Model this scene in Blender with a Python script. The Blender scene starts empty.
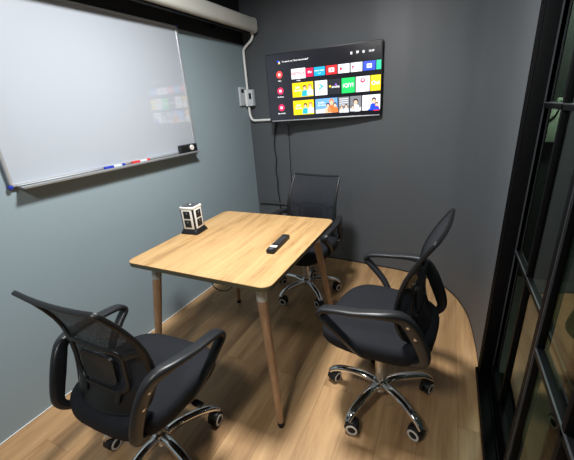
import bpy, bmesh, math, random
from mathutils import Vector, Matrix
random.seed(7)
C = bpy.context.scene.collection
PI = math.pi
def V(*a): return Vector(a)
def srgb(r, g, b):
    f = lambda c: (c/255/12.92) if c/255 <= .04045 else ((c/255+.055)/1.055)**2.4
    return (f(r), f(g), f(b), 1)

# ---------------------------------------------------------------- materials
def mat(name, col, rough=.5, metal=0, spec=.5, noise=0, nscale=40, bump=0, bscale=300, emit=None, estr=1, coat=0):
    m = bpy.data.materials.new(name); m.use_nodes = True
    nt = m.node_tree; b = nt.nodes['Principled BSDF']
    b.inputs['Base Color'].default_value = col
    b.inputs['Roughness'].default_value = rough
    b.inputs['Metallic'].default_value = metal
    b.inputs['Specular IOR Level'].default_value = spec
    b.inputs['Coat Weight'].default_value = coat
    b.inputs['Coat Roughness'].default_value = .03
    if emit:
        b.inputs['Emission Color'].default_value = emit
        b.inputs['Emission Strength'].default_value = estr
    tc = nt.nodes.new('ShaderNodeTexCoord')
    if noise:
        n = nt.nodes.new('ShaderNodeTexNoise'); n.inputs['Scale'].default_value = nscale; n.inputs['Detail'].default_value = 5
        r = nt.nodes.new('ShaderNodeMapRange'); r.inputs['To Min'].default_value = 1-noise; r.inputs['To Max'].default_value = 1+noise
        mx = nt.nodes.new('ShaderNodeVectorMath'); mx.operation = 'SCALE'
        mx.inputs[0].default_value = col[:3]
        nt.links.new(tc.outputs['Object'], n.inputs['Vector']); nt.links.new(n.outputs['Fac'], r.inputs['Value'])
        nt.links.new(r.outputs['Result'], mx.inputs['Scale']); nt.links.new(mx.outputs['Vector'], b.inputs['Base Color'])
    if bump:
        n2 = nt.nodes.new('ShaderNodeTexNoise'); n2.inputs['Scale'].default_value = bscale; n2.inputs['Detail'].default_value = 3
        bp = nt.nodes.new('ShaderNodeBump'); bp.inputs['Strength'].default_value = bump; bp.inputs['Distance'].default_value = .002
        nt.links.new(tc.outputs['Object'], n2.inputs['Vector']); nt.links.new(n2.outputs['Fac'], bp.inputs['Height'])
        nt.links.new(bp.outputs['Normal'], b.inputs['Normal'])
    return m

def wood(name, dark, mid, light, axis='Y', ring=14, stretch=.12, rough=.4, planks=None, pscale=1):
    """grain streaks along one axis; planks=(length,width) adds floor boards"""
    m = bpy.data.materials.new(name); m.use_nodes = True
    nt = m.node_tree; L = nt.links.new; N = nt.nodes.new; b = nt.nodes['Principled BSDF']
    tc = N('ShaderNodeTexCoord'); mp = N('ShaderNodeMapping')
    sc = {'X': (stretch, 1, 1), 'Y': (1, stretch, 1), 'Z': (1, 1, stretch)}[axis]
    mp.inputs['Scale'].default_value = sc
    L(tc.outputs['Object'], mp.inputs['Vector'])
    vec = mp.outputs['Vector']
    if planks:
        br = N('ShaderNodeTexBrick'); br.offset = .37
        br.inputs['Scale'].default_value = 1; br.inputs['Brick Width'].default_value = planks[0]; br.inputs['Row Height'].default_value = planks[1]
        br.inputs['Mortar Size'].default_value = .0008; br.inputs['Mortar Smooth'].default_value = .3; br.inputs['Bias'].default_value = 0
        br.inputs['Color1'].default_value = (0, 0, 0, 1); br.inputs['Color2'].default_value = (1, 1, 1, 1); br.inputs['Mortar'].default_value = (.5, .5, .5, 1)
        rot = N('ShaderNodeMapping'); rot.inputs['Rotation'].default_value = (0, 0, PI/2)
        L(tc.outputs['Object'], rot.inputs['Vector']); L(rot.outputs['Vector'], br.inputs['Vector'])
        off = N('ShaderNodeVectorMath'); off.operation = 'MULTIPLY_ADD'
        off.inputs[1].default_value = (7, 3, 5)
        L(br.outputs['Color'], off.inputs[0]); L(vec, off.inputs[2]); vec = off.outputs['Vector']
    n1 = N('ShaderNodeTexNoise'); n1.inputs['Scale'].default_value = ring; n1.inputs['Detail'].default_value = 6; n1.inputs['Roughness'].default_value = .62; n1.inputs['Distortion'].default_value = .6
    n2 = N('ShaderNodeTexNoise'); n2.inputs['Scale'].default_value = ring*9; n2.inputs['Detail'].default_value = 4
    L(vec, n1.inputs['Vector']); L(vec, n2.inputs['Vector'])
    mixf = N('ShaderNodeMath'); mixf.operation = 'MULTIPLY_ADD'; mixf.inputs[1].default_value = .3
    L(n2.outputs['Fac'], mixf.inputs[0]); L(n1.outputs['Fac'], mixf.inputs[2])
    cr = N('ShaderNodeValToRGB'); e = cr.color_ramp.elements
    e[0].position = .42; e[0].color = dark; e[1].position = .86; e[1].color = light
    k = cr.color_ramp.elements.new(.62); k.color = mid
    L(mixf.outputs[0], cr.inputs['Fac'])
    out = cr.outputs['Color']
    if planks:
        mr = N('ShaderNodeMapRange'); mr.inputs['To Min'].default_value = .88; mr.inputs['To Max'].default_value = 1.1
        sx = N('ShaderNodeSeparateColor'); L(br.outputs['Color'], sx.inputs[0]); L(sx.outputs[0], mr.inputs['Value'])
        ml = N('ShaderNodeVectorMath'); ml.operation = 'SCALE'; L(out, ml.inputs[0]); L(mr.outputs['Result'], ml.inputs['Scale'])
        dk = N('ShaderNodeMix'); dk.data_type = 'RGBA'; dk.inputs[7].default_value = (dark[0]*.75, dark[1]*.7, dark[2]*.65, 1)
        L(br.outputs['Fac'], dk.inputs[0]); L(ml.outputs['Vector'], dk.inputs[6]); out = dk.outputs[2]
    L(out, b.inputs['Base Color'])
    b.inputs['Roughness'].default_value = rough
    bp = N('ShaderNodeBump'); bp.inputs['Strength'].default_value = .12; bp.inputs['Distance'].default_value = .001
    L(n2.outputs['Fac'], bp.inputs['Height']); L(bp.outputs['Normal'], b.inputs['Normal'])
    return m

def mesh_cloth(name, col, open_):
    """woven net: tiny holes between threads"""
    m = bpy.data.materials.new(name); m.use_nodes = True
    nt = m.node_tree; L = nt.links.new; N = nt.nodes.new; b = nt.nodes['Principled BSDF']; out = nt.nodes['Material Output']
    b.inputs['Base Color'].default_value = col; b.inputs['Roughness'].default_value = .6; b.inputs['Specular IOR Level'].default_value = .3
    tc = N('ShaderNodeTexCoord'); vo = N('ShaderNodeTexVoronoi'); vo.inputs['Scale'].default_value = 420
    L(tc.outputs['Object'], vo.inputs['Vector'])
    lt = N('ShaderNodeMath'); lt.operation = 'LESS_THAN'; lt.inputs[1].default_value = open_; L(vo.outputs['Distance'], lt.inputs[0])
    tr = N('ShaderNodeBsdfTransparent'); mx = N('ShaderNodeMixShader')
    L(lt.outputs[0], mx.inputs[0]); L(b.outputs[0], mx.inputs[1]); L(tr.outputs[0], mx.inputs[2]); L(mx.outputs[0], out.inputs['Surface'])
    return m

def glass(name, tint):
    m = bpy.data.materials.new(name); m.use_nodes = True
    nt = m.node_tree; L = nt.links.new; N = nt.nodes.new; out = nt.nodes['Material Output']
    nt.nodes.remove(nt.nodes['Principled BSDF'])
    tr = N('ShaderNodeBsdfTransparent'); tr.inputs[0].default_value = tint
    gl = N('ShaderNodeBsdfGlossy'); gl.inputs['Roughness'].default_value = .015; gl.inputs[0].default_value = (.95, 1, .96, 1)
    fr = N('ShaderNodeFresnel'); fr.inputs[0].default_value = 1.75
    geo = N('ShaderNodeNewGeometry'); inv = N('ShaderNodeMath'); inv.operation = 'SUBTRACT'; inv.inputs[0].default_value = 1; L(geo.outputs['Backfacing'], inv.inputs[1])
    mu = N('ShaderNodeMath'); mu.operation = 'MULTIPLY'; L(fr.outputs[0], mu.inputs[0]); L(inv.outputs[0], mu.inputs[1])
    mx = N('ShaderNodeMixShader'); L(mu.outputs[0], mx.inputs[0]); L(tr.outputs[0], mx.inputs[1]); L(gl.outputs[0], mx.inputs[2]); L(mx.outputs[0], out.inputs['Surface'])
    return m

M = {}
M['wall_blue'] = mat('wall blue grey paint', srgb(137, 153, 160), .6, noise=.03, nscale=3, bump=.15, bscale=120)
M['wall_dark'] = mat('wall charcoal paint', srgb(80, 84, 88), .5, noise=.05, nscale=3, bump=.12, bscale=120)
M['black_strip'] = mat('flat black strip', srgb(24, 25, 26), .55, noise=.1, nscale=5)
M['ceil'] = mat('ceiling dark paint', srgb(60, 62, 64), .8, noise=.05, nscale=4)
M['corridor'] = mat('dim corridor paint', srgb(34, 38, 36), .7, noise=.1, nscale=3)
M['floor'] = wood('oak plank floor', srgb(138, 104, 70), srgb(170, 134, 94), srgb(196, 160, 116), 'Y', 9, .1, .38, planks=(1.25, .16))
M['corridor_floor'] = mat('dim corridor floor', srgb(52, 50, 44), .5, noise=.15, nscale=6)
M['table'] = wood('table oak veneer', srgb(134, 99, 60), srgb(178, 143, 96), srgb(192, 159, 112), 'Y', 24, .07, .42)
M['edge'] = mat('table edge band', srgb(92, 88, 66), .5, noise=.1, nscale=30)
M['leg'] = wood('beech leg', srgb(140, 108, 80), srgb(172, 136, 104), srgb(194, 160, 126), 'Z', 30, .06, .4)
M['socket'] = mat('light grey plastic socket', srgb(196, 196, 190), .45, noise=.03)
M['plastic'] = mat('black plastic', srgb(20, 21, 23), .42, noise=.08, nscale=60, bump=.1, bscale=500)
M['plastic_arm'] = mat('black arm plastic', srgb(32, 34, 37), .38, noise=.06, nscale=60, bump=.08, bscale=500)
M['rubber'] = mat('black rubber', srgb(20, 20, 21), .6, noise=.1)
M['fabric'] = mat('black seat fabric', srgb(29, 31, 36), .85, spec=.25, noise=.45, nscale=220, bump=.5, bscale=700)
M['net'] = mesh_cloth('black mesh net', srgb(34, 37, 43), .30)
M['chrome'] = mat('polished chrome', (.82, .82, .82, 1), .1, 1, noise=.04, nscale=20)
M['steel'] = mat('brushed steel', (.62, .6, .56, 1), .28, 1, noise=.06, nscale=60)
M['ring'] = mat('pale caster ring', srgb(220, 218, 212), .4, noise=.04)
M['alu'] = mat('aluminium', srgb(196, 200, 204), .35, .6, noise=.03)
M['white_board'] = mat('white enamel', srgb(174, 181, 190), .22, spec=.5, noise=.012, nscale=2, coat=.6)
M['blue'] = mat('blue plastic', srgb(30, 50, 165), .4, noise=.05)
M['red'] = mat('red plastic', srgb(205, 50, 55), .4, noise=.05)
M['white'] = mat('white plastic', srgb(228, 229, 226), .4, noise=.02)
M['pvc'] = mat('white pvc pipe', srgb(232, 234, 232), .4, noise=.03)
M['greybox'] = mat('pale grey plastic', srgb(196, 204, 210), .45, noise=.03)
M['cream'] = mat('cream enamel casing', srgb(192, 192, 184), .45, noise=.03, nscale=8)
M['frame'] = mat('black powder coated metal', srgb(6, 7, 9), .5, spec=.12, noise=.1, nscale=30)
M['frame_edge'] = mat('grey metal edge', srgb(62, 65, 69), .4, .3, noise=.1, nscale=30)  # thin lighter grey strips along the frame edges
M['glass'] = glass('tinted glass', (.6, .7, .63, 1))
M['felt'] = mat('dark felt', srgb(32, 32, 34), .9, noise=.2, nscale=300)
M['pink'] = mat('pale pink plastic', srgb(232, 190, 186), .4, noise=.05)
M['darkgrey'] = mat('dark grey plastic', srgb(70, 72, 77), .45, noise=.08)
M['painted_pipe'] = mat('charcoal painted pipe', srgb(66, 69, 72), .45, noise=.05)
M['pale_box'] = mat('pale sage plastic', srgb(170, 180, 160), .5, noise=.03)
def em(name, r, g, b, s=1.0):
    if name in M: return M[name]
    c = srgb(r, g, b)
    M[name] = mat(name, (c[0]*.1, c[1]*.1, c[2]*.1, 1), .3, emit=c, estr=s); return M[name]

# ---------------------------------------------------------------- mesh helpers
class MB:
    def __init__(s): s.v = []; s.f = []; s.m = []; s.mats = []; s.sm = []
    def mi(s, m):
        if m not in s.mats: s.mats.append(m)
        return s.mats.index(m)
    def add(s, vs, fs, m, smooth=True):
        o = len(s.v); k = s.mi(m); s.v += [Vector(v) for v in vs]
        for f in fs: s.f.append([i+o for i in f]); s.m.append(k); s.sm.append(smooth)
        return s
    def box(s, lo, hi, m, bev=0, M4=None):
        bm = bmesh.new(); bmesh.ops.create_cube(bm, size=1)
        for v in bm.verts: v.co = Vector([(lo[i]+hi[i])/2 + v.co[i]*(hi[i]-lo[i]) for i in range(3)])
        if bev: bmesh.ops.bevel(bm, geom=list(bm.edges), offset=bev, segments=2, affect='EDGES', profile=.6)
        if M4: bmesh.ops.transform(bm, matrix=M4, verts=bm.verts)
        bm.verts.index_update(); s.add([v.co.copy() for v in bm.verts], [[v.index for v in f.verts] for f in bm.faces], m, False); bm.free(); return s
    def loft(s, rings, m, cap=True, closed=False, smooth=True):
        n = len(rings[0]); vs = [p for r in rings for p in r]; fs = []
        R = len(rings)
        for i in range(R if closed else R-1):
            a = i*n; b = ((i+1) % R)*n
            for j in range(n):
                k = (j+1) % n; fs.append([a+j, a+k, b+k, b+j])
        if cap and not closed: fs.append(list(range(n))[::-1]); fs.append([(R-1)*n+j for j in range(n)])
        return s.add(vs, fs, m, smooth)
    def lathe(s, prof, m, n=24, M4=None, cap=True):
        """prof = (radius, z) rings about local z"""
        rings = [[V(r*math.cos(2*PI*j/n), r*math.sin(2*PI*j/n), z) for j in range(n)] for r, z in prof]
        if M4: rings = [[M4 @ p for p in r] for r in rings]
        return s.loft(rings, m, cap)
    def sweep(s, pts, m, w, h, side=None, closed=False, n=10, pw=2.6):
        """superelliptic profile along pts; w runs along 'side', h across; w/h numbers or lists"""
        P = [Vector(p) for p in pts]; K = len(P); rings = []
        for i, p in enumerate(P):
            if closed: t = P[(i+1) % K]-P[i-1]
            else: t = P[min(i+1, K-1)]-P[max(i-1, 0)]
            t.normalize()
            sd = Vector(side[i] if isinstance(side, list) else (side or (0, 0, 1)))
            sd = sd - t*sd.dot(t)
            if sd.length < 1e-4: sd = t.orthogonal()
            sd.normalize(); u = t.cross(sd)
            ww = w[i] if isinstance(w, list) else w; hh = h[i] if isinstance(h, list) else h
            r = []
            for j in range(n):
                a = 2*PI*(j+.5)/n; c, q = math.cos(a), math.sin(a)
                r.append(p + sd*(math.copysign(abs(c)**(2/pw), c)*ww/2) + u*(math.copysign(abs(q)**(2/pw), q)*hh/2))
            rings.append(r)
        return s.loft(rings, m, True, closed)
    def build(s, name, parent=None, loc=None, bevel=0, subsurf=0, sharp=35):
        me = bpy.data.meshes.new(name)
        me.from_pydata([tuple(v) for v in s.v], [], s.f)
        for m in s.mats: me.materials.append(m)
        for p, k, q in zip(me.polygons, s.m, s.sm): p.material_index = k; p.use_smooth = q
        bm = bmesh.new(); bm.from_mesh(me); bmesh.ops.recalc_face_normals(bm, faces=bm.faces); bm.to_mesh(me); bm.free()
        me.set_sharp_from_angle(angle=math.radians(sharp))
        o = bpy.data.objects.new(name, me); C.objects.link(o)
        if parent: o.parent = parent
        if loc: o.location = loc
        if bevel:
            b = o.modifiers.new('bevel', 'BEVEL'); b.width = bevel; b.segments = 2; b.limit_method = 'ANGLE'
        if subsurf:
            u = o.modifiers.new('sub', 'SUBSURF'); u.levels = subsurf; u.render_levels = subsurf
        return o

def spline(pts, n=8, closed=False):
    P = [Vector(p) for p in pts]; K = len(P); out = []
    rng = range(K if closed else K-1)
    for i in rng:
        g = (lambda k: P[k % K]) if closed else (lambda k: P[min(max(k, 0), K-1)])
        a, b, c, d = g(i-1), g(i), g(i+1), g(i+2)
        for j in range(n):
            t = j/n
            out.append(.5*((2*b)+(c-a)*t+(2*a-5*b+4*c-d)*t*t+(3*b-3*c+d-a)*t**3))
    if not closed: out.append(P[-1])
    return out
def rrect(hx, hy, r, n=6):
    o = []
    for cx, cy, a0 in ((hx-r, hy-r, 0), (-hx+r, hy-r, PI/2), (-hx+r, -hy+r, PI), (hx-r, -hy+r, 1.5*PI)):
        for j in range(n+1):
            a = a0+PI/2*j/n; o.append((cx+r*math.cos(a), cy+r*math.sin(a)))
    return o

def tag(o, label=None, cat=None, group=None, kind=None):
    if label: o['label'] = label
    if cat: o['category'] = cat
    if group: o['group'] = group
    if kind: o['kind'] = kind
    return o
def empty(name, label, cat, loc=(0, 0, 0), rz=0, group=None):
    o = bpy.data.objects.new(name, None); C.objects.link(o); o.empty_display_size = .1
    o.location = loc; o.rotation_euler = (0, 0, rz)
    return tag(o, label, cat, group)
def struct(o): o['kind'] = 'structure'; return o

_font = {}
def text_geo(mb, txt, size, m, M4, align='CENTER', bold=0):
    cu = bpy.data.curves.new('lettering', 'FONT'); cu.body = txt; cu.size = size; cu.align_x = align; cu.align_y = 'CENTER'; cu.offset = bold; cu.resolution_u = 2
    ob = bpy.data.objects.new('lettering', cu); C.objects.link(ob)
    bpy.context.view_layer.update()
    me = bpy.data.meshes.new_from_object(ob.evaluated_get(bpy.context.evaluated_depsgraph_get()))
    mb.add([M4 @ v.co for v in me.vertices], [list(p.vertices) for p in me.polygons], m, False)
    bpy.data.objects.remove(ob); bpy.data.curves.remove(cu); bpy.data.meshes.remove(me)

# ================================================================= ROOM
CEIL = 2.36
# the right-hand end of the back wall sweeps round in a curve to the glass partition
curve_pts = [(-1.70, 2.775), (-1.35, 2.76), (-1.03, 2.75), (-.83, 2.743), (-.68, 2.73), (-.538, 2.712), (-.40, 2.70), (-.27, 2.683), (-.10, 2.63), (.05, 2.54), (.138, 2.417), (.189, 2.307), (.229, 2.168), (.249, 2.026), (.259, 1.898), (.265, 1.80), (.267, 1.72), (.268, 1.655)]
cp = [Vector((p[0], p[1], 0)) for p in curve_pts]
sp = spline(cp, 5)
wb = MB()
vs = []; fs = []
for p in sp: vs += [V(p.x, p.y, 0), V(p.x, p.y, CEIL)]
for i in range(len(sp)-1): fs.append([2*i, 2*i+2, 2*i+3, 2*i+1])
# outer skin gives the wall real thickness
o_ = len(vs)
for i, p in enumerate(sp):
    t = (sp[min(i+1, len(sp)-1)]-sp[max(i-1, 0)]).normalized(); q = p+V(-t.y, t.x, 0)*.07
    if i == len(sp)-1: q.y = p.y
    vs += [V(q.x, q.y, 0), V(q.x, q.y, CEIL)]
for i in range(len(sp)-1): fs.append([o_+2*i, o_+2*i+1, o_+2*i+3, o_+2*i+2])
K = len(sp)-1
fs += [[0, 1, o_+1, o_], [2*K, o_+2*K, o_+2*K+1, 2*K+1]]
wb.add(vs, fs, M['wall_dark'])
struct(wb.build('wall_back'))
# left wall: runs from behind the camera to the back corner
lx0, lx1 = -1.79, -1.70
def lw(y): return -1.785 + max(0, (y-.4))/(2.775-.4)*.085 if y > .4 else -1.785
w = MB()
ys = [-1.3, .4, 1.2, 2.0, 2.775, 2.87]
vs = []
for y in ys: vs += [V(lw(y), y, 0), V(lw(y), y, CEIL), V(lw(y)-.1, y, 0), V(lw(y)-.1, y, CEIL)]
fs = []
for i in range(len(ys)-1):
    a = 4*i; b = a+4
    fs += [[a, b, b+1, a+1], [a+2, a+3, b+3, b+2], [a+1, b+1, b+3, a+3], [a, a+2, b+2, b]]
fs += [[0, 1, 3, 2], [4*(len(ys)-1)+k for k in (0, 2, 3, 1)]]
w.add(vs, fs, M['wall_blue'], False); struct(w.build('wall_left'))
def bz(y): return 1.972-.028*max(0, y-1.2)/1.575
# flat black band along the top of the left wall
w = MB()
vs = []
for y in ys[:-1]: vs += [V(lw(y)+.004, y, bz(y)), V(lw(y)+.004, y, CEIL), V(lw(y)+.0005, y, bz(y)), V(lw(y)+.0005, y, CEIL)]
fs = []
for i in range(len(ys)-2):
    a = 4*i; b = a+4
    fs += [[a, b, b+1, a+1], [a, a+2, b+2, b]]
w.add(vs, fs, M['black_strip'], False); struct(w.build('trim_1'))
struct(MB().box((-1.9, -1.4, -.06), (.30, 2.9, 0), M['floor']).build('floor'))
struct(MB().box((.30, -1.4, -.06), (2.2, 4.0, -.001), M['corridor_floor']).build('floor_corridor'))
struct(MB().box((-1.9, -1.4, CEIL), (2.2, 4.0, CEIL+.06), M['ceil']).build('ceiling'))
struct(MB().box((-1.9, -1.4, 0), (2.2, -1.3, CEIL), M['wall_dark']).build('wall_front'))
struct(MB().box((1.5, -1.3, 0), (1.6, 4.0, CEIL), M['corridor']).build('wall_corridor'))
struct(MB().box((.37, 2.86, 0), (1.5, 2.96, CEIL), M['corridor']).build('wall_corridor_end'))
# thin dark sealant line at the foot of the curved wall
bb = MB(); bb.sweep([V(p.x, p.y, .006) for p in sp[8:]], M['black_strip'], .012, .006, side=(0, 0, 1), n=6); struct(bb.build('baseboard_back'))
bb = MB(); bb.sweep([V(lw(y)+.004, y, .005) for y in ys[:-1]], M['white'], .006, .006, side=(0, 0, 1), n=6); struct(bb.build('baseboard_left'))

# ---------------------------------------------------------------- glass partition on the right
fr = MB()
fr.box((.268, 1.595, 0), (.343, 1.655, CEIL), M['frame'], .003)
fr.box((.262, 1.63, 0), (.27, 1.64, CEIL), M['frame'], .002)
fr.box((.260, 1.645, 0), (.275, 1.657, CEIL), M['frame'], .002)
fr.box((.262, 1.597, 0), (.27, 1.607, CEIL), M['frame'], .002)
struct(fr.build('trim_2'))
sl = MB()
sl.box((.25, -1.3, 0), (.42, 1.655, .018), M['frame'], .003)
for x in (.252, .298, .345, .395): sl.box((x, -1.3, .017), (x+.008, 1.60, .034), M['frame'], .001)
struct(sl.build('trim_3'))
sl = MB().box((.25, -1.3, CEIL-.10), (.42, 1.655, CEIL), M['frame'], .003); struct(sl.build('trim_4'))
def panel(name, x, y1, y0, bars, rails, depth=.026, back=.013, pane=.001):
    t = bpy.data.objects.new(name, None); C.objects.link(t); t.location = (x, (y0+y1)/2, .035); struct(t)
    ox, oy, oz = t.location
    m = MB()
    zb, zt = .04, CEIL-.09
    def b(ya, yb, za, zc, mm=M['frame']): m.box((x-depth/2-ox, ya-oy, za-oz), (x+back-ox, yb-oy, zc-oz), mm, .002)
    b(y1-.035, y1, zb, zt); b(y0, y0+.035, zb, zt); b(y0, y1, zb, zb+.06); b(y0, y1, zt-.05, zt)
    for y in bars: b(y-.010, y+.010, zb, zt)
    for z in rails: b(y0+.03, y1-.03, z-.010, z+.010)
    m.box((x-depth/2-.001-ox, y1-.037-oy, zb-oz), (x-depth/2+.004-ox, y1-.033-oy, zt-oz), M['frame_edge'])
    for z in rails: m.box((x-depth/2-.001-ox, y0+.03-oy, z+.007-oz), (x-depth/2+.003-ox, y1-.03-oy, z+.0105-oz), M['frame_edge'])
    m.build('door_frame', t)
    xg = x+pane; g = MB().box((xg-.003-ox, y0+.01-oy, zb+.02-oz), (xg+.003-ox, y1-.01-oy, zt-.02-oz), M['glass']); g.build('glass_pane', t)
    return t
panel('door_1', .328, 1.63, .60, (1.35, 1.09, .83), (.735, 1.345))
d2 = panel('door_2', .284, .965, -.35, (.665, .37, .08), (.725, 1.36), back=.009, pane=.005)
h = MB(); h.sweep([(-.014, .285, .95), (-.045, .285, .955), (-.05, .285, 1.0), (-.05, .285, 1.16), (-.045, .285, 1.205), (-.014, .285, 1.21)], M['frame'], .018, .018, side=(0, 1, 0)); 
# ================================================================= TABLE
TX, TY = -.975, 1.365
tb = empty('meeting_table', 'square oak-topped meeting table on four round tapered beech legs', 'table', (TX, TY, 0))
def plate(mb, out, z0, z1, m, mside=None, bev=0):
    n = len(out)
    rings = [[V(x, y, z0) for x, y in out], [V(x, y, z1) for x, y in out]]
    mb.loft(rings, mside or m, False, smooth=True)
    mb.add([V(x, y, z1) for x, y in out], [list(range(n))], m, False); mb.add([V(x, y, z0) for x, y in out], [list(range(n))[::-1]], mside or m, False)
t = MB(); HX, HY = .40, .425
plate(t, rrect(HX, HY, .045), .728, .7485, M['table'], M['edge'])
plate(t, rrect(HX-.0008, HY-.0008, .045), .7485, .750, M['table'])
top = t.build('tabletop', tb)
u = MB(); plate(u, rrect(.25, .28, .02), .712, .7285, M['plastic']); u.build('underframe', tb)
for sx in (-1, 1):
    for sy in (-1, 1):
        x0, y0 = sx*(HX-.10), sy*(HY-.10); x1, y1 = sx*(HX-.012), sy*(HY-.012)
        d = (V(x1, y1, .012)-V(x0, y0, .728)); 
        def ring(t_, r, n=20):
            p = V(x0, y0, .728)+d*t_
            return [p+V(r*math.cos(2*PI*j/n), r*math.sin(2*PI*j/n), 0) for j in range(n)]
        lg = MB().loft([ring(.13, .0232), ring(.3, .0222), ring(.65, .018), ring(.985, .0145)], M['leg']).build('leg', tb)
        s = MB().loft([ring(.0005, .0255), ring(.135, .0243), ring(.137, .0235)], M['socket']); s.build('leg_socket', lg)
        f = MB().loft([ring(.983, .0155), ring(1, .0165), ring(1.0168, .014)], M['rubber']); f.build('foot_glide', lg)

# ================================================================= CHAIRS
def edgeX(t):
    K = [(0, -.142), (.14, -.118), (.28, -.105), (.45, -.108), (.62, -.124), (.83, -.168), (1, -.216)]
    if t <= 0: return K[0][1]+t*-.17*-1
    for k in range(len(K)-1):
        if t <= K[k+1][0] or k == len(K)-2:
            (a, p), (b, q) = K[k], K[k+1]
            m0 = (q-K[max(k-1, 0)][1])/(b-K[max(k-1, 0)][0]); m1 = (K[min(k+2, len(K)-1)][1]-p)/(K[min(k+2, len(K)-1)][0]-a)
            h = b-a; u = (t-a)/h
            return (2*u**3-3*u*u+1)*p+(u**3-2*u*u+u)*h*m0+(-2*u**3+3*u*u)*q+(u**3-u*u)*h*m1
def backP(s, t):
    """point of the backrest surface: s across (-1..1), t up (0..1)"""
    z = .462+.442*t+.006*s*s*t-.010*(1-s*s)*(1-t)
    x = edgeX(t)-.048*(1-s*s)*(1-.82*t)
    return V(x, s*(.168+.036*max(0, min(1, t/.3))**.8-.008*max(0, t-.5)/.5), z)
def outline():
    pts = []
    base = rrect(1, .5, 0.0001, 1)
    r = .16; ry = .075
    rt = .07; rty = .03
    def corner(cx, cy, ax, ay, a0, n=6):
        return [(cx+ax*math.cos(a0+PI/2*j/n), cy+ay*math.sin(a0+PI/2*j/n)) for j in range(n+1)]
    o = corner(1-rt, 1-rty, rt, rty, 0)+[(x, 1) for x in (.6, .3, 0, -.3, -.6)]+corner(-1+rt, 1-rty, rt, rty, PI/2)
    o += [(-1, y) for y in (.85, .75, .65, .55, .45, .35, .25, .18)]
    o += corner(-1+.3, .1, .3, .1, PI)+[(x, 0) for x in (-.5, -.25, 0, .25, .5)]+corner(1-.3, .1, .3, .1, 1.5*PI)
    o += [(1, y) for y in (.18, .25, .35, .45, .55, .65, .75, .85)]
    return o

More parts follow.
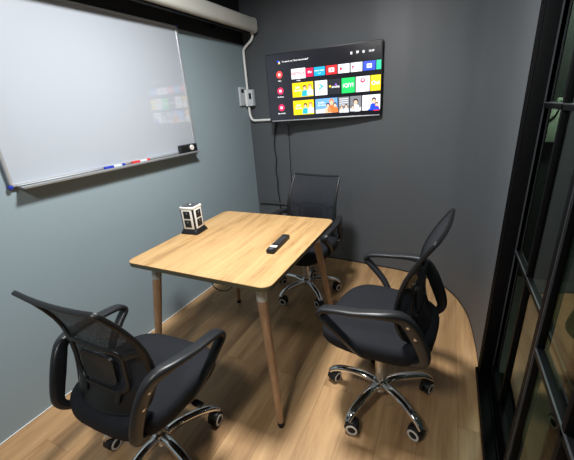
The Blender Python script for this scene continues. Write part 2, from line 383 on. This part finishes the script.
def make_chair(label, loc, rz, lift, base_rot):
    root = empty('office_chair', label, 'chair', loc, rz, 'mesh office chairs around the table')
    # --- five star base (turned on its own)
    hub = MB(); hub.lathe([(.028, .062), (.034, .066), (.036, .095), (.034, .122), (.026, .128)], M['chrome'])
    hub.build('base_hub', root)
    for k in range(5):
        a = base_rot-rz+2*PI*k/5; ca, sa = math.cos(a), math.sin(a)
        R = lambda r, z, q=0: V(r*ca-q*sa, r*sa+q*ca, z)
        b = MB()
        pr = spline([R(.022, .098), R(.08, .112), (R(.15, .112)), R(.21, .102), R(.247, .084), R(.264, .068)], 4)
        n = len(pr)
        b.sweep(pr, M['chrome'], [.044-.012*i/(n-1) for i in range(n)], [.036-.012*i/(n-1) for i in range(n)], side=(-sa, ca, 0), n=12, pw=2.4)
        b.build('base_leg', root)
        ct = MB(); cx = .25
        sw = a+(.6, -.5, 1.2, -1.1, .3)[k]; cs, ss = math.cos(sw), math.sin(sw)
        W = lambda u, v, z: R(cx, 0)+V(u*cs-v*ss, u*ss+v*cs, z) if False else V(cx*ca+u*cs-v*ss, cx*sa+u*ss+v*cs, z)
        ct.sweep([W(.0, 0, .082), W(0, 0, .05)], M['plastic'], .012, .012, side=(1, 0, 0))
        arc = [W(-.012+.032*math.cos(q), 0, .031+.036*math.sin(q)) for q in [PI*(.02+.13*i) for i in range(7)]]
        ct.sweep(arc, M['plastic'], .046, .008, side=(-ss, cs, 0), n=8, pw=4)
        c = ct.build('caster', root)
        for sd in (-1, 1):
            wm = MB(); o = W(-.012, sd*.0145, .0305)
            X4 = Matrix.Translation(o) @ Matrix(((cs, 0, -ss*sd, 0), (ss, 0, cs*sd, 0), (0, 1, 0, 0), (0, 0, 0, 1)))
            wm.lathe([(.024, -.011), (.0305, -.008), (.0305, .006), (.0270, .0098)], M['rubber'], 20, X4)
            wm.lathe([(.0272, .0090), (.0262, .0116), (.0178, .0116), (.0172, .0094)], M['ring'], 20, X4)
            wm.lathe([(.0172, .0092), (.014, .0125), (.004, .0135)], M['rubber'], 20, X4)
            wm.build('wheel', c)
    zs = lift  # height setting
    gl = MB(); gl.lathe([(.025, .12), (.025, .235+zs*.3)], M['steel']); gl.lathe([(.0145, .23+zs*.3), (.0145, .37+zs)], M['chrome'])
    gl.build('gas_lift', root)
    mech = MB(); mech.box((-.10, -.075, .338+zs), (.11, .075, .362+zs), M['plastic'], .006)
    mech.box((-.045, -.045, .318+zs), (.05, .045, .340+zs), M['plastic'], .01)
    mc = mech.build('tilt_mechanism', root)
    lv = MB(); lv.sweep(spline([(.02, -.06, .345+zs), (.03, -.14, .343+zs), (.035, -.20, .335+zs)], 4), M['plastic'], .010, .010, side=(0, 0, 1))
    lv.sweep([(.035, -.195, .336+zs), (.036, -.215, .333+zs), (.037, -.245, .329+zs)], M['plastic'], [.018, .03, .026], [.010, .012, .010], side=(1, 0, 0)); lv.build('lever', mc)
    # --- seat
    def sring(kx, z, dx=0, n=40):
        r = []
        for j in range(n):
            a = 2*PI*j/n; c, q = math.cos(a), math.sin(a); e = 2/3.6
            x = math.copysign(abs(c)**e, c)*.235*kx; y = math.copysign(abs(q)**e, q)*.24*kx
            y *= 1-.07*max(0, -x/.235)
            dz = -.020*max(0, (x-.1)/.135)**2 + .008*(y/.24)**2*kx
            r.append(V(x+dx+.01, y, z+dz+zs))
        return r
    st = MB(); st.loft([sring(.88, .370), sring(.96, .376), sring(1.0, .395), sring(1.0, .422), sring(.98, .441), sring(.91, .453), sring(.7, .459), sring(.4, .457), sring(.12, .455)], M['fabric'])
    so = st.build('seat', root, sharp=80)
    sh = MB(); sh.loft([sring(.62, .355), sring(.82, .358), sring(.90, .368), sring(.90, .376)], M['plastic']); sh.build('seat_shell', so)
    # --- backrest
    off = V(0, 0, zs); ol = outline()
    ring = [backP(s, t)+off for s, t in ol]
    sides = []
    for s, t in ol:
        e = .02
        du = backP(s+e, t)-backP(s-e, t); dv = backP(s, t+e)-backP(s, t-e); sides.append(du.cross(dv).normalized())
    hgt = [.015+.020*max(0, 1-abs(t-.36)/.42) for s, t in ol]
    b = MB(); b.sweep(ring, M['plastic'], .017, hgt, side=sides, closed=True, n=12, pw=3)
    # lower cross panel of the frame
    gr = []
    for t in (.02, .10, .17, .19):
        gr.append([backP(s, t)+off+V(.006, 0, 0) for s in (-.86, -.6, -.3, 0, .3, .6, .86)]+[backP(s, t)+off-V(.008, 0, 0) for s in (.86, .6, .3, 0, -.3, -.6, -.86)])
    b.loft(gr, M['plastic'])
    bk = b.build('backrest_frame', root)
    net = MB(); rows = 26; cols = 16; vs = []; fs = []
    def hw(t):
        if t > .97: return .93+.07*math.sqrt(max(0, 1-((t-.97)/.03)**2))
        if t < .1: return .7+.3*math.sqrt(max(0, 1-((.1-t)/.1)**2))
        return 1
    for i in range(rows+1):
        t = i/rows
        for j in range(cols+1): vs.append(backP((2*j/cols-1)*hw(t), t)+off+V(.004, 0, 0))
    for i in range(rows):
        for j in range(cols): a = i*(cols+1)+j; fs.append([a, a+1, a+cols+2, a+cols+1])
    net.add(vs, fs, M['net']); net.build('mesh_panel', bk)
    # lumbar ring with pad behind the net, Y struts
    lp = [(.46*sx*2*.5*2/2, ty) for sx, ty in ()]
    lum = MB()
    rr = [(x/.5*.62, .36+y/.5*.185) for x, y in rrect(.5, .5, .18, 4)]
    lum.sweep([backP(s, t)+off-V(.012, 0, 0) for s, t in rr], M['plastic'], .010, .018, side=(1, 0, 0), closed=True, n=8)
    pad = []
    for k, dx in ((.6, -.014), (.66, -.016), (.66, -.006), (.6, -.004)):
        pad.append([backP(x/.5*.62*k, .35+y/.5*.185*k)+off+V(dx, 0, 0) for x, y in rrect(.5, .5, .18, 4)])
    lum.loft(pad, M['plastic'])
    for sy in (-1, 1):
        lum.sweep([backP(.58*sy, .48)+off-V(.012, 0, 0), backP(.78*sy, .52)+off-V(.010, 0, 0), backP(.97*sy, .54)+off-V(.004, 0, 0)], M['plastic'], .008, .022, side=(1, 0, 0), n=8)
        lum.sweep([backP(.46*sy, .20)+off-V(.012, 0, 0), backP(.44*sy, .10)+off-V(.012, 0, 0)], M['plastic'], .010, .022, side=(1, 0, 0), n=8)
    lum.build('lumbar_support', bk)
    # rear bracket joining back to seat
    # --- arms: closed loop of pad, front strut, hook under the seat and side plate
    for sy in (-1, 1):
        path = [(-.005, .190, .362), (.025, .230, .400), (.075, .260, .470), (.140, .272, .533), (.176, .275, .566), (.166, .275, .592), (.12, .274, .606), (.03, .271, .618), (-.06, .260, .630), (-.120, .240, .624), (-.152, .222, .592), (-.180, .210, .540), (-.206, .203, .478), (-.214, .199, .435), (-.190, .188, .402), (-.13, .165, .370)]
        wl = [.03, .032, .036, .040, .044, .048, .050, .050, .046, .038, .032, .028, .028, .030, .030, .03]
        hl = [.014, .020, .024, .026, .026, .024, .021, .021, .028, .044, .054, .056, .050, .040, .03, .018]
        P = spline([(x, y*sy, z+zs) for x, y, z in path], 4)
        q = lambda L: [L[min(i//4, len(L)-1)]*(1-(i % 4)/4)+L[min(i//4+1, len(L)-1)]*((i % 4)/4) for i in range(len(P))]
        ar = MB(); ar.sweep(P, M['plastic_arm'], q(wl), q(hl), side=(0, 1, 0), n=12, pw=3.4)
        a_ = ar.build('armrest', root, sharp=60)
        for zz, xx, yy in ((.588, -.154, .2365), (.538, -.180, .2245)):
            bo = MB(); X4 = Matrix.Translation((xx, sy*yy, zz+zs)) @ Matrix.Rotation(-sy*PI/2, 4, 'X')
            bo.lathe([(.007, -.006), (.007, .0015), (.004, .003)], M['steel'], 12, X4); bo.build('bolt', a_)
    return root
D = math.radians
make_chair('black mesh office chair nearest the whiteboard wall, seen from behind', (-1.020, .646, 0), D(91), 0, D(57.4))
make_chair('black mesh office chair beside the curved dark wall, facing the right table edge', (-.190, 1.283, 0), D(173), .05, D(32))
make_chair('black mesh office chair beyond the table under the television', (-.915, 2.097, 0), D(260), 0, D(27))

# ================================================================= THINGS ON THE TABLE
pt = empty('power_tower', 'small white tower power strip with black outlet squares on the table', 'power strip', (-1.318, 1.390, .750), D(5))
hb = .047
p = MB()
def sq(h_, z, r=.012): return [V(x, y, z) for x, y in rrect(h_, h_, r, 3)]
p.loft([sq(hb+.012, .0), sq(hb+.012, .004), sq(hb+.002, .026), sq(hb-.006, .030)], M['plastic'], smooth=False); p.build('base', pt)
p = MB(); p.loft([sq(hb-.003, .026, .003), sq(hb-.003, .150, .003)], M['rubber'], smooth=False); bd = p.build('core', pt)
for k in range(4):
    X4 = Matrix.Rotation(k*PI/2, 4, 'Z')
    f = MB(); f.box((hb-.012, -hb+.0115, .029), (hb, hb-.0115, .150), M['white'], .003, X4)
    fo = f.build('outlet_face', pt)
    for zz in (.062, .115):
        for yy in ((0,)):
            g = MB(); g.box((hb-.004, -.0225, zz-.0225), (hb+.0015, .0225, zz+.0225), M['rubber'], .002, X4)
            g.box((hb+.001, -.0012, zz+.005), (hb+.002, .0012, zz+.013), M['greybox'], 0, X4); g.build('socket', fo)
p = MB(); p.loft([sq(hb, .147), sq(hb+.001, .150), sq(hb+.001, .158), sq(hb-.003, .161)], M['white'], smooth=False)
cp_ = p.build('top_rim', pt)
p = MB(); p.loft([sq(hb-.007, .160), sq(hb-.008, .1645)], M['darkgrey'], smooth=False); p.lathe([(.006, .165), (.006, .168)], M['white'], 12); p.build('top_cover', pt)

rm = empty('remote_control', 'slim black remote control with a white label on the table', 'remote control', (-.728, 1.338, .750), D(3))
p = MB(); p.loft([[V(x, y, z) for x, y in rrect(.022*k, .108*(1-(1-k)*.2), .010, 4)] for k, z in ((.8, 0), (1, .006), (1, .013), (.9, .019))], M['plastic']); p.build('body', rm)
p = MB()
for i in range(7):
    for j in range(3): p.lathe([(.0042, .0188), (.0042, .0208), (.003, .0213)], M['darkgrey'], 8, Matrix.Translation((-.011+.011*j, -.018+.0155*i, 0)))
p.build('buttons', rm)
p = MB(); p.lathe([(.012, .0188), (.012, .0203), (.008, .0208)], M['darkgrey'], 16, Matrix.Translation((0, -.087, 0))); p.build('round_button', rm)
MB().box((-.018, -.068, .0188), (.018, -.046, .0197), M['white']).build('paper_label', rm)

cb = MB(); cb.sweep(spline([(-1.10, 1.2, .709), (-1.092, 1.2, .60), (-1.085, 1.2, .555), (-1.066, 1.2, .515), (-1.003, 1.2, .508), (-.945, 1.2, .56), (-.93, 1.2, .709)], 6), M['rubber'], .006, .006, side=(0, 1, 0), n=8, pw=2)
tag(cb.build('power_cable'), 'thin black cable looping down beneath the tabletop', 'cable')

# ================================================================= TELEVISION
TW, TH = .913, .509
tvx = V(.91, .075, 0).normalized()
tv = empty('television', 'wall-mounted flat television showing rows of app tiles', 'television', (-.928, 2.622, 1.301), math.atan2(.075, .91))
# local: x right along the screen, -y toward the room, z up from the bottom edge
p = MB(); p.box((-TW/2, 0, 0), (TW/2, .030, TH), M['plastic'], .004); p.box((-TW/2+.05, .028, .04), (TW/2-.05, .058, TH-.08), M['plastic'], .01)
case = p.build('casing', tv)
MB().box((-TW/2+.02, -.003, .0), (TW/2-.01, .002, .008), M['alu'], .001).build('bottom_trim', tv)
p = MB(); p.box((-.12, .055, .10), (.12, .105, .36), M['plastic'], .004); p.build('wall_bracket', tv)
MB().box((-.335, .004, -.02), (-.28, .03, .01), M['plastic'], .003).build('sensor_block', tv)
def tvp(u, v, d=0): return V((u-.5)*(TW-.012), -.0012-d, .010+(1-v)*(TH-.016))
X90 = Matrix.Rotation(PI/2, 4, 'X')
# screen glow: dark grey fading to black at the right
m = bpy.data.materials.new('screen'); m.use_nodes = True; nt = m.node_tree; b_ = nt.nodes['Principled BSDF']
b_.inputs['Base Color'].default_value = (.01, .01, .012, 1); b_.inputs['Roughness'].default_value = .2; b_.inputs['Specular IOR Level'].default_value = .25
tc = nt.nodes.new('ShaderNodeTexCoord'); sx = nt.nodes.new('ShaderNodeSeparateXYZ'); cr = nt.nodes.new('ShaderNodeValToRGB')
nt.links.new(tc.outputs['Generated'], sx.inputs[0]); nt.links.new(sx.outputs[0], cr.inputs[0]); nt.links.new(cr.outputs[0], b_.inputs['Emission Color'])
cr.color_ramp.elements[0].color = srgb(52, 54, 62); cr.color_ramp.elements[1].color = srgb(12, 13, 20); cr.color_ramp.elements[1].position = .75
b_.inputs['Emission Strength'].default_value = 1
p = MB(); p.add([tvp(0, 1), tvp(1, 1), tvp(1, 0), tvp(0, 0)], [[0, 1, 2, 3]], m, False); scr = p.build('screen', tv)
def quad(mb, u0, v0, u1, v1, mm, d=.0006): mb.add([tvp(u0, v1, d), tvp(u1, v1, d), tvp(u1, v0, d), tvp(u0, v0, d)], [[0, 1, 2, 3]], mm, False)
def disc(mb, u, v, r, mm, d=.0012, sx=1, sy=1, n=20, a0=0, a1=2*PI):
    o = tvp(u, v, d); mb.add([o]+[o+V(r*sx*math.cos(a0+(a1-a0)*j/n), 0, r*sy*math.sin(a0+(a1-a0)*j/n)) for j in range(n+1)], [[0, j+1, j+2] for j in range(n)], mm, False)
def poly(mb, pts, mm, d=.0012): mb.add([tvp(u, v, d) for u, v in pts], [list(range(len(pts)))], mm, False)
def txt(mb, s, u, v, size, mm, align='CENTER', bold=0, d=.0016): text_geo(mb, s, size, mm, Matrix.Translation(tvp(u, v, d)) @ X90, align, bold)
S = 1.6
WH = em('screen white', 240, 240, 242, S); RD = em('screen red', 238, 30, 38, S); CR = em('screen crimson', 225, 20, 75, S); CY = em('screen cyan', 20, 165, 215, S)
BL = em('screen blue', 30, 70, 215, S); GN = em('screen green', 20, 205, 95, S); YL = em('screen yellow', 255, 212, 20, S); GR = em('screen grey', 120, 122, 128, S)
TG = em('screen teal', 20, 200, 150, S); SK = em('screen skin', 240, 190, 160, S); BK = em('screen black', 30, 30, 36, 1); TEAL = em('screen aqua', 40, 175, 190, S)
SKY = em('screen sky', 110, 165, 235, S); LG = em('screen light grey', 205, 207, 212, S); OR = em('screen orange', 225, 120, 60, S); DB = em('screen dark tile', 40, 42, 52, 1); CO = em('screen coral', 240, 70, 66, S); MG = em('screen magenta', 225, 40, 90, S); VI = em('screen violet', 150, 90, 220, S)
def person(mb, u, v, k, hair, top):
    poly(mb, [(u-.03*k, v+.115*k), (u-.024*k, v+.04*k), (u-.008*k, v+.025*k), (u+.008*k, v+.025*k), (u+.024*k, v+.04*k), (u+.03*k, v+.115*k)], top, .0010)
    disc(mb, u, v-.008*k, .0155*k, hair, .0012, 1, 1.15); disc(mb, u, v+.004*k, .0115*k, SK, .0016, 1, 1.2)
r1v, r2v, r3v = (.25, .375), (.447, .662), (.715, .935)
def tile(u0, u1, vv, col, fn=None):
    mb = MB(); quad(mb, u0, vv[0], u1, vv[1], col)
    if fn: fn(mb, u0, u1, (u0+u1)/2, (vv[0]+vv[1])/2)
    return mb.build('app_tile', scr)
def f(mb, a, b, u, v): txt(mb, 'NETFLIX', u, v, .030, RD, bold=.0006)
tile(.232, .362, (.238, .388), WH, f)
tile(.366, .432, r1v, CR, lambda mb, a, b, u, v: (txt(mb, 'iflix', u+.003, v-.004, .024, WH, bold=.0005)))
def f(mb, a, b, u, v):
    txt(mb, 'prime video', u, v-.012, .0155, WH, bold=.0003); poly(mb, [(u-.022, v+.022), (u, v+.034), (u+.022, v+.020), (u, v+.028)], WH)
tile(.440, .536, r1v, CY, f)
def f(mb, a, b, u, v):
    poly(mb, [(u-.022, v-.03), (u+.022, v-.03), (u+.025, v), (u+.022, v+.03), (u-.022, v+.03), (u-.025, v)], WH); poly(mb, [(u-.007, v-.018), (u+.012, v), (u-.007, v+.018)], RD, .0016)
tile(.545, .641, r1v, RD, f)
def f(mb, a, b, u, v): disc(mb, u-.024, v, .010, RD); txt(mb, 'Music', u+.016, v, .017, GR, bold=.0003)
tile(.649, .745, r1v, WH, f)
def f(mb, a, b, u, v): poly(mb, [(u-.036, v-.02), (u-.020, v-.022), (u-.016, v-.002), (u-.030, v+.006), (u-.032, v+.03), (u-.038, v+.03)], MG); txt(mb, 'Podcast', u+.016, v, .011, LG)
tile(.755, .849, r1v, WH, f)
def f(mb, a, b, u, v): poly(mb, [(u-.02, v-.028), (u+.02, v-.028), (u+.02, v+.03), (u-.02, v+.03)], WH); poly(mb, [(u-.005, v-.012), (u+.009, v), (u-.005, v+.014)], BL, .0016)
tile(.857, .954, r1v, BL, f)
tile(.961, .998, r1v, TG)
def duo(mb, a, b, u, v):
    txt(mb, 'JOM', a+.05, v-.035, .019, WH, bold=.0006); txt(mb, 'TENGOK', a+.05, v+.01, .015, WH, bold=.0005)
    person(mb, a+.115, v-.02, 1.05, BK, TEAL); person(mb, a+.163, v-.03, 1.05, OR, WH)
tile(.234, .427, r2v, YL, duo)
def f(mb, a, b, u, v):
    poly(mb, [(u-.022, v-.075), (u+.026, v-.02), (u-.022, v+.035), (u-.022, v+.012), (u+.002, v-.02), (u-.022, v-.052)], TEAL); poly(mb, [(u-.022, v-.075), (u-.014, v-.066), (u-.014, v-.0), (u-.022, v+.008)], YL, .0016); txt(mb, 'WeTV', u, v+.068, .015, GR, bold=.0004)
tile(.444, .553, r2v, WH, f)
def f(mb, a, b, u, v):
    disc(mb, a+.014, v-.01, .008, YL); txt(mb, 'sooka', u+.01, v, .026, WH, bold=.0006); disc(mb, u+.012, v-.03, .007, VI, .0018)
tile(.564, .668, r2v, DB, f)
tile(.678, .789, r2v, GN, lambda mb, a, b, u, v: txt(mb, 'iQIYI', u, v, .038, WH, bold=.0009))
def f(mb, a, b, u, v):
    disc(mb, u, v-.05, .018, MG, sy=.9); disc(mb, u, v-.056, .008, WH, .0016); txt(mb, 'TV RAYA', u, v+.03, .014, GR, bold=.0004); txt(mb, 'KLASIK', u, v+.066, .010, GR)
tile(.798, .910, r2v, WH, f)
tile(.917, .998, r2v, YL, lambda mb, a, b, u, v: txt(mb, 'Ovi', u, v, .040, WH, bold=.0009))
tile(.234, .427, r3v, YL, duo)
def f(mb, a, b, u, v):
    txt(mb, 'JUARA', a+.055, v-.05, .017, WH, bold=.0004); txt(mb, 'KELUARGA', a+.058, v-.012, .013, WH, bold=.0003)
    poly(mb, [(a, v+.05), (b, v+.03), (b, v+.11), (a, v+.11)], LG, .0008)
    person(mb, a+.112, v+.0, .95, BK, SK); person(mb, a+.145, v-.045, 1.25, OR, OR); person(mb, a+.175, v-.0, .95, BK, OR)
tile(.443, .640, r3v, SKY, f)
def f(mb, a, b, u, v):
    for j in range(4): quad(mb, a+.008, v-.09+.03*j, b-.008, v-.075+.03*j, LG, .0010)
    person(mb, u-.02, v+.04, .7, BK, LG); person(mb, u+.02, v+.03, .8, BK, LG)
tile(.650, .742, r3v, GR, f)
def f(mb, a, b, u, v): person(mb, u, v-.02, 1.2, BK, LG); person(mb, u-.025, v+.05, .7, BK, BK); poly(mb, [(a, v+.06), (u, v+.09), (b, v+.05), (b, v+.11), (a, v+.11)], LG, .0018)
tile(.750, .844, r3v, GR, f)
def f(mb, a, b, u, v):
    txt(mb, 'Raya', a+.045, v-.06, .016, GR); txt(mb, 'bersama', a+.05, v-.02, .013, GR); person(mb, b-.05, v-.02, 1.15, BK, BL); person(mb, b-.028, v+.03, .8, BK, RD); poly(mb, [(b-.10, v+.11), (b-.06, v+.05), (b-.01, v+.07), (b, v+.11)], BL, .0018)
tile(.853, .998, r3v, WH, f)
for v, col, nm in ((.30, CO, 'Apps'), (.545, MG, 'My library'), (.805, MG, 'My watchlist')):
    mb = MB(); disc(mb, .118, v, .027, col, .0006); quad(mb, .107, v-.018, .129, v+.02, WH, .0012); quad(mb, .110, v-.002, .126, v+.006, col, .0016)
    txt(mb, nm, .118, v+.092, .013, WH, bold=.0003); mb.build('menu_icon', scr)
mb = MB(); disc(mb, .112, .105, .008, BL); disc(mb, .124, .118, .006, LG); disc(mb, .120, .138, .005, YL); disc(mb, .128, .135, .0045, LG); mb.build('assistant_icon', scr)
mb = MB(); txt(mb, 'To search, try "Show downloaded"', .150, .118, .0155, WH, 'LEFT', .0003); mb.build('search_hint', scr)
mb = MB(); quad(mb, .752, .10, .768, .136, LG); mb.build('status_icon', scr)
mb = MB(); poly(mb, [(.802, .098), (.819, .098), (.819, .125), (.811, .125), (.804, .142), (.804, .125), (.802, .125)], WH); mb.build('status_icon', scr)
mb = MB(); disc(mb, .858, .118, .009, LG); mb.build('status_icon', scr)
mb = MB(); txt(mb, '15:49', .920, .119, .018, WH, bold=.0005); mb.build('clock', scr)
mb = MB(); txt(mb, 'Netflix', .297, .412, .012, WH, bold=.0003); mb.build('tile_caption', scr)
mb = MB(); mb.box((-.008, -.0042, .002), (.008, -.0028, .006), M['white']); mb.build('brand_mark', tv)

# cables and pipes around the television
def pipe(name, pts, r, m, label, cat, n=8, k=6, group=None):
    mb = MB(); mb.sweep(spline(pts, k), m, 2*r, 2*r, side=(.3, .2, .9), n=n, pw=2); return tag(mb.build(name), label, cat, group)
pipe('power_cable', [(-1.39, 2.70, 1.30), (-1.415, 2.748, 1.27), (-1.44, 2.752, 1.17), (-1.452, 2.752, 1.06), (-1.443, 2.752, .95), (-1.456, 2.752, .86), (-1.446, 2.752, .75), (-1.452, 2.752, .66), (-1.440, 2.752, .53), (-1.442, 2.752, .25)], .006, M['rubber'], 'wavy black cable hanging from the left end of the television', 'cable')
pipe('signal_cable', [(-1.28, 2.69, 1.29), (-1.293, 2.745, 1.24), (-1.297, 2.75, 1.0), (-1.299, 2.75, .77), (-1.30, 2.75, .30)], .0032, M['rubber'], 'thin straight black cable hanging under the television, right of the wavy one', 'cable')
pipe('conduit_pipe', [(-1.695+.035, 2.755, .523), (-1.5, 2.752, .522), (-1.3, 2.746, .521), (-1.0, 2.735, .520)], .011, M['painted_pipe'], 'charcoal painted pipe running low along the dark back wall', 'pipe')
up = [(-1.568, 2.735, 2.01), (-1.570, 2.735, 1.985), (-1.590, 2.735, 1.958), (-1.635, 2.738, 1.930), (-1.672, 2.742, 1.900), (-1.679, 2.745, 1.86), (-1.679, 2.745, 1.7), (-1.679, 2.745, 1.583)]
pipe('conduit_pipe', up, .0105, M['pvc'], 'white conduit pipe dropping from the screen casing to the corner sockets', 'pipe')
pipe('conduit_pipe', [(-1.679, 2.745, 1.440), (-1.678, 2.745, 1.39), (-1.670, 2.745, 1.345), (-1.645, 2.745, 1.318), (-1.60, 2.75, 1.314), (-1.42, 2.745, 1.313)], .0105, M['pvc'], 'white conduit pipe bending from the corner sockets to the television', 'pipe')
bx = empty('socket_box', 'pale grey corner socket box with two black switches', 'socket', (-1.672, 2.75, 1.517))
MB().box((-.030, -.035, -.075), (.058, .012, .063), M['greybox'], .005).build('housing', bx)
l = MB(); l.box((-.029, -.125, -.068), (-.012, -.03, .085), M['greybox'], .004); l.build('side_plate', bx)
MB().box((.022, -.043, -.015), (.045, -.03, .032), M['rubber'], .003).build('switch', bx)
p = MB(); p.sweep([(-.007, -.036, .064), (-.007, -.038, 0), (-.007, -.036, -.076)], M['pvc'], .018, .016, side=(1, 0, 0), pw=2); p.build('conduit_cover', bx)
MB().box((-.018, -.10, .04), (-.006, -.066, .068), M['rubber'], .003).build('switch', bx)

# ================================================================= WHITEBOARD (left wall)
wa = math.atan2(.085, 2.375)
wy0, wy1, wz0, wz1 = .757, 1.975, 1.153, 1.966
ymid = (wy0+wy1)/2
wbd = empty('whiteboard', 'large aluminium-framed whiteboard with blue corners on the grey-blue wall', 'whiteboard', (lw(ymid)+.004, ymid, wz0), -wa)
hl = (wy1-wy0)/2; hh = wz1-wz0
p = MB(); p.box((0, -hl+.004, .004), (.014, hl-.004, hh-.004), M['white_board']); p.build('board', wbd)
p = MB()
for a, b in (((0, -hl, 0), (.02, hl, .012)), ((0, -hl, hh-.012), (.02, hl, hh)), ((0, -hl, 0), (.02, -hl+.012, hh)), ((0, hl-.012, 0), (.02, hl, hh))): p.box(a, b, M['alu'], .002)
p.build('frame', wbd)
for y in (-1, 1):
    for z in (0, 1):
        p = MB(); p.box((-.001, y*hl-.008, z*hh-.008), (.0215, y*hl+.008, z*hh+.008), M['blue'], .003)
        p.build('corner_cap', wbd)
p = MB(); p.box((.004, -hl+.03, -.012), (.066, hl-.02, -.004), M['alu'], .002); p.box((.062, -hl+.03, -.012), (.066, hl-.02, .001), M['alu'], .0015); p.build('pen_tray', wbd)
def marker(y, z, col, label, rev=False):
    mk = empty('marker_pen', label, 'marker', (lw(y)+.050, y, z), -wa)
    X4 = Matrix.Rotation(-PI/2, 4, 'X')
    p = MB(); p.lathe([(.006, -.055), (.008, -.05), (.008, .035), (.0075, .04)], M['greybox'], 14, X4); p.build('barrel', mk)
    p = MB(); p.lathe([(.0072, .0+.03), (.0072, .07), (.005, .072)] if False else [(.0088, -.075), (.0088, -.022), (.0082, -.02)], col, 14, X4); p.build('cap', mk)
    p = MB(); p.lathe([(.0082, .032), (.0085, .035), (.0085, .052), (.006, .056)], col, 14, X4); p.build('end_plug', mk)
zt = wz0-.004+.0083
marker(1.27, zt, M['blue'], 'blue-capped marker pen lying in the whiteboard tray')
marker(1.45, zt, M['red'], 'red-capped marker pen lying in the whiteboard tray')
er = empty('board_eraser', 'black block eraser standing at the right end of the whiteboard tray', 'eraser', (lw(1.86)+.049, 1.86, wz0-.004), -wa)
MB().box((-.020, -.078, 0), (-.008, .078, .058), M['felt'], .003).build('felt_pad', er)
MB().box((-.008, -.078, 0), (.014, .078, .058), M['plastic'], .005).build('grip', er)
mg = MB(); X4 = Matrix.Translation((lw(1.87)+.0645, 1.875, wz0+.030)) @ Matrix.Rotation(PI/2, 4, 'Y')
mg.lathe([(.017, 0), (.019, .002), (.019, .008), (.016, .011)], M['white'], 20, X4); mg.lathe([(.008, .011), (.007, .0135)], M['pink'], 16, Matrix.Translation((0, -.007, 0)) @ X4)
tag(mg.build('round_magnet'), 'round white and pink magnet on the black eraser', 'magnet')

# ================================================================= PROJECTION SCREEN CASING
ps = empty('projector_screen', 'rolled projection screen in a long cream casing above the whiteboard', 'projector screen', (-1.555, 2.725, 2.06), -.02)
def hr(y, k=1): return [V(x*k, y, z*k) for x, z in rrect(.046, .054, .028, 5)]
p = MB(); p.loft([hr(-2.4), hr(-.02)], M['cream']); p.build('casing', ps)
p = MB(); p.loft([hr(-.02, 1.05), hr(0, 1.05)], M['cream'], smooth=True); p.build('end_cap', ps)
p = MB(); p.box((-.012, -2.35, -.066), (.012, -.06, -.052), M['frame'], .002); p.build('bottom_bar', ps)
for y in (-.35, -1.9):
    xw = lw(2.725+y)+.012-(-1.555+.02*y)
    p = MB(); p.box((xw, y-.015, .052), (.02, y+.015, .062), M['frame'], .002); p.box((xw, y-.015, -.05), (xw+.012, y+.015, .062), M['frame'], .002); p.build('bracket', ps)

# ================================================================= BEYOND THE GLASS
wbx = empty('wall_panel_box', 'pale box with a dark lead seen through the dark glass', 'box', (.632, 2.835, 1.175))
MB().box((-.032, -.022, -.115), (.032, .022, .115), M['pale_box'], .006).build('body', wbx)
MB().box((-.005, -.018, .128), (.022, .022, .165), M['pale_box'], .004).build('plug', wbx)
p = MB(); p.sweep(spline([(.012, -.024, .145), (.012, -.03, .11), (-.004, -.028, .06), (-.03, -.026, .03)], 5), M['rubber'], .008, .008, side=(0, 1, 0), n=6, pw=2); p.build('lead', wbx)

# ================================================================= LIGHT
def area(name, loc, size, power, col=(1, 1, 1), rot=(0, 0, 0), sy=None):
    l = bpy.data.lights.new(name, 'AREA'); l.energy = power; l.color = col; l.size = size
    if sy: l.shape = 'RECTANGLE'; l.size_y = sy
    o = bpy.data.objects.new(name, l); C.objects.link(o); o.location = loc; o.rotation_euler = rot; return o
area('ceiling_lamp', (-.70, 1.15, 2.34), .22, 60, (1, .995, .98))
area('ceiling_lamp', (-.55, -.5, 2.34),   .30, 25, (1, .995, .98))
area('corridor_fill', (.72, 2.45, 2.33), .2, 44, (1, 1, .97))  # unseen fill light, added to brighten the pale box behind the glass
wbn = M['white_board'].node_tree.nodes['Principled BSDF']; wbn.inputs['Coat Weight'].default_value = 1; wbn.inputs['Coat IOR'].default_value = 1.85
w = bpy.data.worlds.new('World'); bpy.context.scene.world = w; w.use_nodes = True
w.node_tree.nodes['Background'].inputs[0].default_value = (.5, .55, .6, 1); w.node_tree.nodes['Background'].inputs[1].default_value = .05

# ================================================================= CAMERA
cam = bpy.data.cameras.new('Camera'); co = bpy.data.objects.new('Camera', cam); C.objects.link(co)
cam.sensor_width = 36; cam.lens = 324.14/574*36; cam.clip_start = .02
yaw, pitch, roll = -.46651, .35837, .074127
cy, sy, cpp, spp, cr_, sr_ = math.cos(yaw), math.sin(yaw), math.cos(pitch), math.sin(pitch), math.cos(roll), math.sin(roll)
fw = V(sy*cpp, cy*cpp, -spp); r = V(cy, -sy, 0); d = fw.cross(r)
r2 = r*cr_+d*sr_; d2 = d*cr_-r*sr_
co.matrix_world = Matrix(((r2.x, -d2.x, -fw.x, 0), (r2.y, -d2.y, -fw.y, 0), (r2.z, -d2.z, -fw.z, 1.4), (0, 0, 0, 1)))
bpy.context.scene.camera = co
vs_ = bpy.context.scene.view_settings; vs_.view_transform = 'Standard'; vs_.look = 'None'; vs_.exposure = 0
